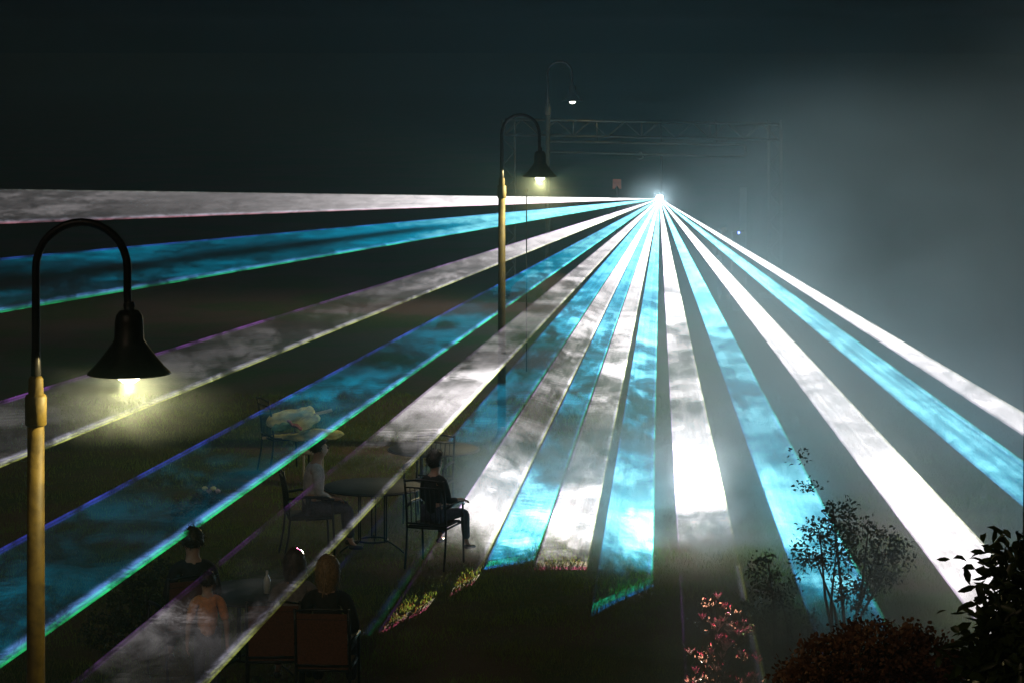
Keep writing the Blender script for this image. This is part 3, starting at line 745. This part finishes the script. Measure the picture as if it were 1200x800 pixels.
    for sg_ in (-1, 1):
        bm = bmesh.new(); e_ = P(0, 0.012, 0.70) + Vector((fx, fy, 0)) * 0.092 * s + Vector((fy, -fx, 0)) * 0.032 * sg_ * s
        bmesh.ops.create_icosphere(bm, subdivisions=2, radius=0.012 * s, matrix=Matrix.Translation(e_)); obj('eye', bm, M_hair, root, True)
    tag(root, label, 'person', group)
    return root
R_ = math.radians
def pos(px, d): return ((px - CX) * d / F, d, 0.0)
c, s_ = math.cos, math.sin
person(pos(510, 28.42), R_(-42), 'boy in dark clothes seen from behind, sitting on the chair by bright smoke', 0.83, 'afro', top=M_black_cloth, bottom=M_denim, arms=('lap', 'rest'), knee=(-1, 1), head_turn=R_(6))
person(pos(366, 28.9), R_(-78), 'seated youth in a pale shirt facing right toward the round table', 0.93, 'short', top=M_white_cloth, bottom=M_denim, arms='lap', lean=0.12)
person(pos(384, 22.1), R_(-4), 'fair haired person in black, back to camera, on the red brown chair', 0.98, 'long', M_hair_l, M_black_cloth, M_denim, 'lap')
person(pos(345, 22.6), R_(6), 'long haired person with pink light on the crown of the head', 0.925, 'long', mat('brown_hair', (0.04, 0.025, 0.018), 0.5, 0, .4, 60), M_grey_cloth, M_denim, ('lap', 'rest'))
person(pos(226, 23.4), R_(15), 'dark clothed person sitting behind the orange shirt, seen from behind', 0.97, 'short', M_hair, M_black_cloth, M_denim, 'lap')
person(pos(243, 22.3), R_(10), 'small child in an orange shirt, standing in the dark foreground', 0.69, 'short', M_hair, M_orange_cloth, M_denim, 'down', 'stand')
person(pos(848, 57.0), R_(200), 'faint distant figure standing under the truss, right of the laser source', 1.0, 'short', M_hair, M_grey_cloth, M_denim, 'down', 'stand')

# ------------------------------------------------------------------ plants
def leaf_cloud(pts, dirs, L, Wd, fold=0.25, jit=0.35):
    """pts (n,3): leaf bases, dirs (n,3): leaf axes -> pointed, folded leaves of four quads."""
    n = len(pts); d = dirs / (np.linalg.norm(dirs, axis=1, keepdims=True) + 1e-9)
    rv = rng.normal(size=(n, 3)); s1 = np.cross(d, rv); s1 /= (np.linalg.norm(s1, axis=1, keepdims=True) + 1e-9); up = np.cross(s1, d)
    l = (L * rng.uniform(1 - jit, 1 + jit, n))[:, None]; w_ = (Wd * rng.uniform(1 - jit, 1 + jit, n))[:, None]
    drop = np.array([0, 0, -1.0])
    A0 = pts; M1 = pts + d * l * 0.35; M2 = pts + d * l * 0.70 + drop * l * 0.06; T = pts + d * l + drop * l * 0.18
    a1 = M1 + s1 * w_ * .5 + up * w_ * fold; b1 = M1 - s1 * w_ * .5 + up * w_ * fold
    a2 = M2 + s1 * w_ * .42 + up * w_ * fold; b2 = M2 - s1 * w_ * .42 + up * w_ * fold
    V = np.stack([A0, M1, M2, T, a1, b1, a2, b2], 1).reshape(-1, 3)
    base = (np.arange(n) * 8)[:, None, None]
    Fc = np.array([[0, 4, 1, 1], [0, 1, 5, 5], [1, 4, 6, 2], [1, 2, 7, 5], [2, 6, 3, 3], [2, 3, 7, 7]])
    # triangles only, cheap to build
    T3 = np.array([[0, 4, 1], [0, 1, 5], [1, 4, 6], [1, 6, 2], [1, 2, 7], [1, 7, 5], [2, 6, 3], [2, 3, 7]])
    return V, (T3[None] + base).reshape(-1, 3)
def plant(name, root_xy, blobs, n, L, Wd, leaf_m, label, cat, stems=7, stem_m=None, shell=0.75, updir=0.4, group=None, crown='foliage', sprigs=0):
    """blobs: (cx, cy, cz, rx, ry, rz) in the place, leaves gathered on twigs around and inside them."""
    root = empty(name, (root_xy[0], root_xy[1], 0)); off = np.array([root_xy[0], root_xy[1], 0.0])
    P_, D_ = [], []
    vol = np.array([b[3] * b[4] * b[5] for b in blobs]) ** 0.67; cnt = (n * vol / vol.sum()).astype(int)
    for b, k in zip(blobs, cnt):
        tw = max(4, k // 14); v_ = rng.normal(size=(tw, 3)); v_ /= np.linalg.norm(v_, axis=1, keepdims=True)
        rad = rng.uniform(shell ** 3, 1.0, tw) ** (1 / 3) * (1 + 0.22 * np.array([mnoise.noise(Vector(q * 2.2) + Vector((b[0], 0, b[2]))) for q in v_]))
        tc_ = v_ * rad[:, None] * np.array(b[3:6]) + np.array(b[:3])
        idx = rng.integers(0, tw, k); lo_ = rng.normal(size=(k, 3)) * L * 0.9
        P_.append(tc_[idx] + lo_); dv = v_[idx] * 0.8 + rng.normal(size=(k, 3)) * 0.7 + np.array([0, 0, updir]); D_.append(dv)
    P_ = np.concatenate(P_); D_ = np.concatenate(D_); ok = P_[:, 2] > 0.03; P_, D_ = P_[ok], D_[ok]
    V, Fc = leaf_cloud(P_ - off, D_, L, Wd)
    fo = npmesh(crown, V, Fc, leaf_m, root, n=3)
    bm = bmesh.new()
    for k in range(stems):
        b = blobs[k % len(blobs)]; tgt = Vector(b[:3]) - Vector(off) + Vector((rng.uniform(-.6, .6) * b[3], rng.uniform(-.6, .6) * b[4], rng.uniform(0, .8) * b[5]))
        st_ = Vector((rng.uniform(-.08, .08), rng.uniform(-.08, .08), 0)); mid = st_.lerp(tgt, 0.5) + Vector((rng.uniform(-.05, .05), rng.uniform(-.05, .05), 0.05))
        tube(bm, [st_, mid, tgt], [0.02, 0.013, 0.006], 6)
    obj('stem', bm, stem_m or mat('bark', (0.05, 0.035, 0.025), 0.9), root)
    tag(root, label, cat, group); return root
M_lf1 = mat('glossy_green_leaf', (0.035, 0.060, 0.018), 0.4, 0, 0.5, 3, col2=(0.05, 0.08, 0.02), trans=0.15)
M_lf2 = mat('russet_leaf', (0.15, 0.06, 0.045), 0.6, 0, 0.6, 7, col2=(0.18, 0.09, 0.045), trans=0.15)
M_lf3 = mat('dark_green_leaf', (0.03, 0.045, 0.022), 0.55, 0, 0.5, 4, trans=0.2)
M_lf4 = mat('rose_leaf', (0.045, 0.045, 0.022), 0.5, 0, 0.6, 8, col2=(0.09, 0.045, 0.035), trans=0.2)
M_petal = mat('pink_petal', (0.80, 0.58, 0.60), 0.6, 0, 0.2, 12, trans=0.3)
# tall leafy shrub, close on the right
q = lambda x, y, d: tuple(at(x, y, d))
bl = []
for (x_, y_, r_) in ((1208, 735, .25), (1197, 790, .22), (1216, 685, .18), (1190, 850, .26), (1225, 770, .3), (1180, 900, .35), (1230, 850, .4), (1240, 1000, .5), (1200, 1150, .5)):
    bl.append(q(x_, y_, 10.3) + (r_ * 0.72, r_, r_ * 1.05))
plant('leafy_shrub', (2.2, 10.4), bl, 12000, 0.075, 0.032, M_lf1, 'tall leafy shrub with pointed leaves at the right edge', 'shrub', 12, updir=0.1, shell=0.35)
bl = []
for (x_, y_, r_) in ((1030, 778, .27), (985, 790, .24), (1075, 785, .24), (950, 812, .22), (1110, 815, .22), (1030, 850, .5), (960, 900, .4), (1090, 900, .4), (1020, 1050, .6)):
    bl.append(q(x_, y_, 14.2) + (r_, r_ * 1.2, r_ * .85))
plant('russet_bush', (2.05, 14.3), bl, 42000, 0.030, 0.021, M_lf2, 'rounded russet brown bush at the bottom edge', 'bush', 14, updir=0.5, shell=0.8)
bl = []
for (x_, y_, r_) in ((985, 600, .14), (960, 622, .17), (1010, 628, .2), (1040, 640, .15), (945, 650, .14), (985, 655, .22), (1030, 670, .2), (1060, 655, .10), (940, 535, .05), (948, 570, .07), (1000, 700, .2)):
    bl.append(q(x_, y_, 23.6) + (r_, r_ * 1.1, r_ * .7))
plant('sapling', (3.05, 23.6), bl, 3000, 0.042, 0.020, M_lf3, 'loose leafy sapling standing in the smoke above the russet bush', 'tree', 7, shell=0.4, crown='crown')
bl = []
for (x_, y_, r_) in ((895, 665, .16), (915, 690, .2), (890, 710, .22), (930, 730, .24), (880, 745, .2), (905, 775, .25)):
    bl.append(q(x_, y_, 23.4) + (r_, r_ * 1.1, r_ * .8))
plant('dark_bush', (2.45, 23.4), bl, 2000, 0.038, 0.018, M_lf3, 'dark bush between the flowering plant and the sapling', 'bush', 6, shell=0.3)
bl = []
def sheet_z(d): return 2.343 - 0.0595 * (55.89 - d)
for (x_, d_, r_) in ((834, 24.4, .07), (851, 24.1, .08), (838, 23.7, .11), (864, 23.5, .09), (846, 23.1, .12), (828, 22.7, .13), (872, 22.6, .10), (850, 22.3, .16), (818, 22.0, .15), (884, 21.9, .10), (860, 21.8, .16)):
    bl.append(((x_ - CX) * d_ / F, d_, sheet_z(d_) - 0.75 * r_, r_, r_ * 1.5, r_ * .9))
fp = plant('flowering_plant', (1.85, 22.8), bl, 2000, 0.042, 0.011, M_lf4, 'flowering plant lit pink and white by the laser', 'plant', 22, shell=0.2, updir=1.2)
for k in range(34):
    b = bl[int(rng.integers(0, len(bl)))]; d_ = b[1] + rng.uniform(-.2, .2); x_ = b[0] + rng.uniform(-1.2, 1.2) * b[3]
    bm = bmesh.new(); c0 = Vector((x_, d_, sheet_z(d_) + rng.uniform(-.085, .0))) - Vector((1.85, 22.8, 0))
    for j in range(5):
        a = j * 1.257 + k; tilt = 0.28 + 0.2 * (k % 3); dr = Vector((math.cos(a) * tilt, math.sin(a) * tilt, 1)).normalized()
        tube(bm, [c0, c0 + dr * 0.035, c0 + dr * 0.07 + Vector((math.cos(a), math.sin(a), 0)) * .014], [0.003, 0.009, 0.002], 5)
    obj('blossom', bm, M_petal, fp)
bl = []
for (x_, y_, r_) in ((165, 690, .2), (185, 670, .14), (150, 715, .2), (120, 740, .2), (190, 710, .15)):
    bl.append(q(x_, y_, 24.0) + (r_, r_ * 1.1, r_ * .8))
plant('low_bush', (-3.5, 24.0), bl, 2600, 0.035, 0.02, M_lf3, 'low dark bush left of the orange shirted child', 'bush', 6, shell=0.5)
bl = []
for (x_, y_, r_) in ((238, 590, .14), (250, 583, .14), (215, 600, .12)):
    bl.append(q(x_, y_, 31.0) + (r_, r_ * 1.1, r_ * .8))
pb = plant('rose_bush', (-3.7, 31.0), bl, 700, 0.05, 0.03, M_lf4, 'small flowering bush in the wide cyan beam, pale blooms on top', 'bush', 6, shell=0.4)
for k in range(4):
    bm = bmesh.new(); c0 = at(240 + k * 5, 573 + (k % 2) * 3, 30.9) - Vector((-3.7, 31.0, 0)); lathe(bm, [(0.005, -0.02), (0.03, 0.0), (0.038, 0.02), (0.02, 0.035), (0.002, 0.03)], 10, c0); obj('blossom', bm, M_petal if k % 2 else M_cream, pb, True)
# post at the right edge
bm = bmesh.new(); p = at(1203, 600, 10.9); tube(bm, [(p.x, p.y, 0), (p.x, p.y, 2), (p.x + 0.012, p.y, 4.45)], [0.035, 0.03, 0.022], 12)
o = obj('dark_post', bm, M_dark, None, True); tag(o, 'slim dark post rising out of the leafy shrub', 'post')

# ------------------------------------------------------------------ smoke and haze
def cone_bank(name, c, r, dens, label, thr=(0.42, 0.62), scale=1.1, seed=0.0, aniso=0.4, f0=0.35):
    bm = bmesh.new(); bmesh.ops.create_icosphere(bm, subdivisions=4, radius=1.0)
    for v_ in bm.verts:
        k = 1.12; v_.co = Vector((v_.co.x * r[0], v_.co.y * r[1], v_.co.z * r[2])) * k + Vector(c)
        v_.co.z = max(v_.co.z, 0.03)
    m = bpy.data.materials.new('smoke_volume'); m.use_nodes = True; m.node_tree.nodes.clear(); t = NT(m.node_tree)
    ps = t.n('ShaderNodeNewGeometry').outputs['Position']; x, y, z = t.sep(ps)
    n1 = t.noise(t.vec(x, t.mul(y, 0.6), t.mul(z, 1.3)), scale, 4, 0.6, 0.3)
    dx, dy, dz = t.div(t.sub(x, c[0]), r[0]), t.div(t.sub(y, c[1]), r[1]), t.div(t.sub(z, c[2]), r[2])
    rr = t.m('SQRT', t.add(t.add(t.mul(dx, dx), t.mul(dy, dy)), t.mul(dz, dz)))
    fall = t.ramp(rr, f0, 0.98, 1.0, 0.0)
    dn = t.mul(t.mul(t.ramp(n1, thr[0], thr[1]), fall), dens)
    pv = t.n('ShaderNodeVolumePrincipled'); pv.inputs['Color'].default_value = (0.78, 0.95, 1.0, 1); pv.inputs['Anisotropy'].default_value = aniso
    t.put(pv.inputs['Density'], dn); out = t.n('ShaderNodeOutputMaterial'); t.put(out.inputs['Volume'], pv.outputs[0])
    o = obj(name, bm, m); tag(o, label, 'smoke', kind='stuff'); return o
import os
if not os.environ.get('NOSMOKE'):
    cone_bank('smoke', (1.3, 29.6, 0.45), (3.2, 2.8, 1.15), 0.65, 'white smoke bank rolling over the grass beside the boy', seed=1.0)
    cone_bank('smoke', (4.2, 31.0, 1.0), (4.8, 13.0, 2.6), 0.18, 'grey smoke drifting among the beams on the right', (0.30, 0.66), 0.5, seed=4.0, f0=0.1)
    cone_bank('smoke', (10.5, 40.0, 1.4), (10.5, 24.0, 6.2), 0.28, 'broad pale smoke cloud behind the rightmost beams', (0.36, 0.64), 0.20, seed=7.0, f0=0.0)
    cone_bank('smoke', (3.0, 20.5, 0.6), (3.0, 3.6, 1.5), 0.30, 'low smoke veiling the sapling above the russet bush', (0.32, 0.62), 0.9, seed=9.0)
    cone_bank('smoke', (S.x, S.y - 0.3, S.z), (1.1, 1.1, 0.8), 0.9, 'added puff of smoke making the bloom round the laser source', (0.1, 0.5), 1.0, seed=11.0, f0=0.0)  # added puff, stands in for the bloom of the bright source
    lp = lamp1.location; cone_bank('smoke', (lp.x + ARM - 0.02, lp.y + 0.1, LAMP_H - 0.2), (0.80, 0.6, 0.30), 0.24, 'lit wisp of smoke under the large gooseneck lamp', (0.38, 0.6), 2.2, seed=2.0)
    lp = lamp2.location; cone_bank('smoke', (lp.x + ARM + 0.05, lp.y, LAMP_H - 0.3), (0.8, 0.6, 0.45), 0.03, 'lit wisp of smoke under the middle gooseneck lamp', (0.30, 0.6), 1.5, seed=3.0)
bm = bmesh.new(); box(bm, (0, 150, 3.6), (260, 330, 9.4))
m = bpy.data.materials.new('haze_air'); m.use_nodes = True; m.node_tree.nodes.clear(); t = NT(m.node_tree)
pv = t.n('ShaderNodeVolumePrincipled'); pv.inputs['Color'].default_value = (0.45, 0.85, 1.0, 1); pv.inputs['Density'].default_value = 0.0032; pv.inputs['Anisotropy'].default_value = 0.25
out = t.n('ShaderNodeOutputMaterial'); t.put(out.inputs['Volume'], pv.outputs[0])
o = obj('haze', bm, m); tag(o, 'thin smoky night air around the lawn', 'haze', kind='stuff')

# the fan's own lamp is kept to solid things: its path through the air is already there as the beams
rc = bpy.data.collections.new('laser_lit')
for o in list(COL.objects):
    if o.type == 'MESH' and not o.name.startswith(('laser_beam', 'haze', 'smoke')): rc.objects.link(o)
lo.light_linking.receiver_collection = rc
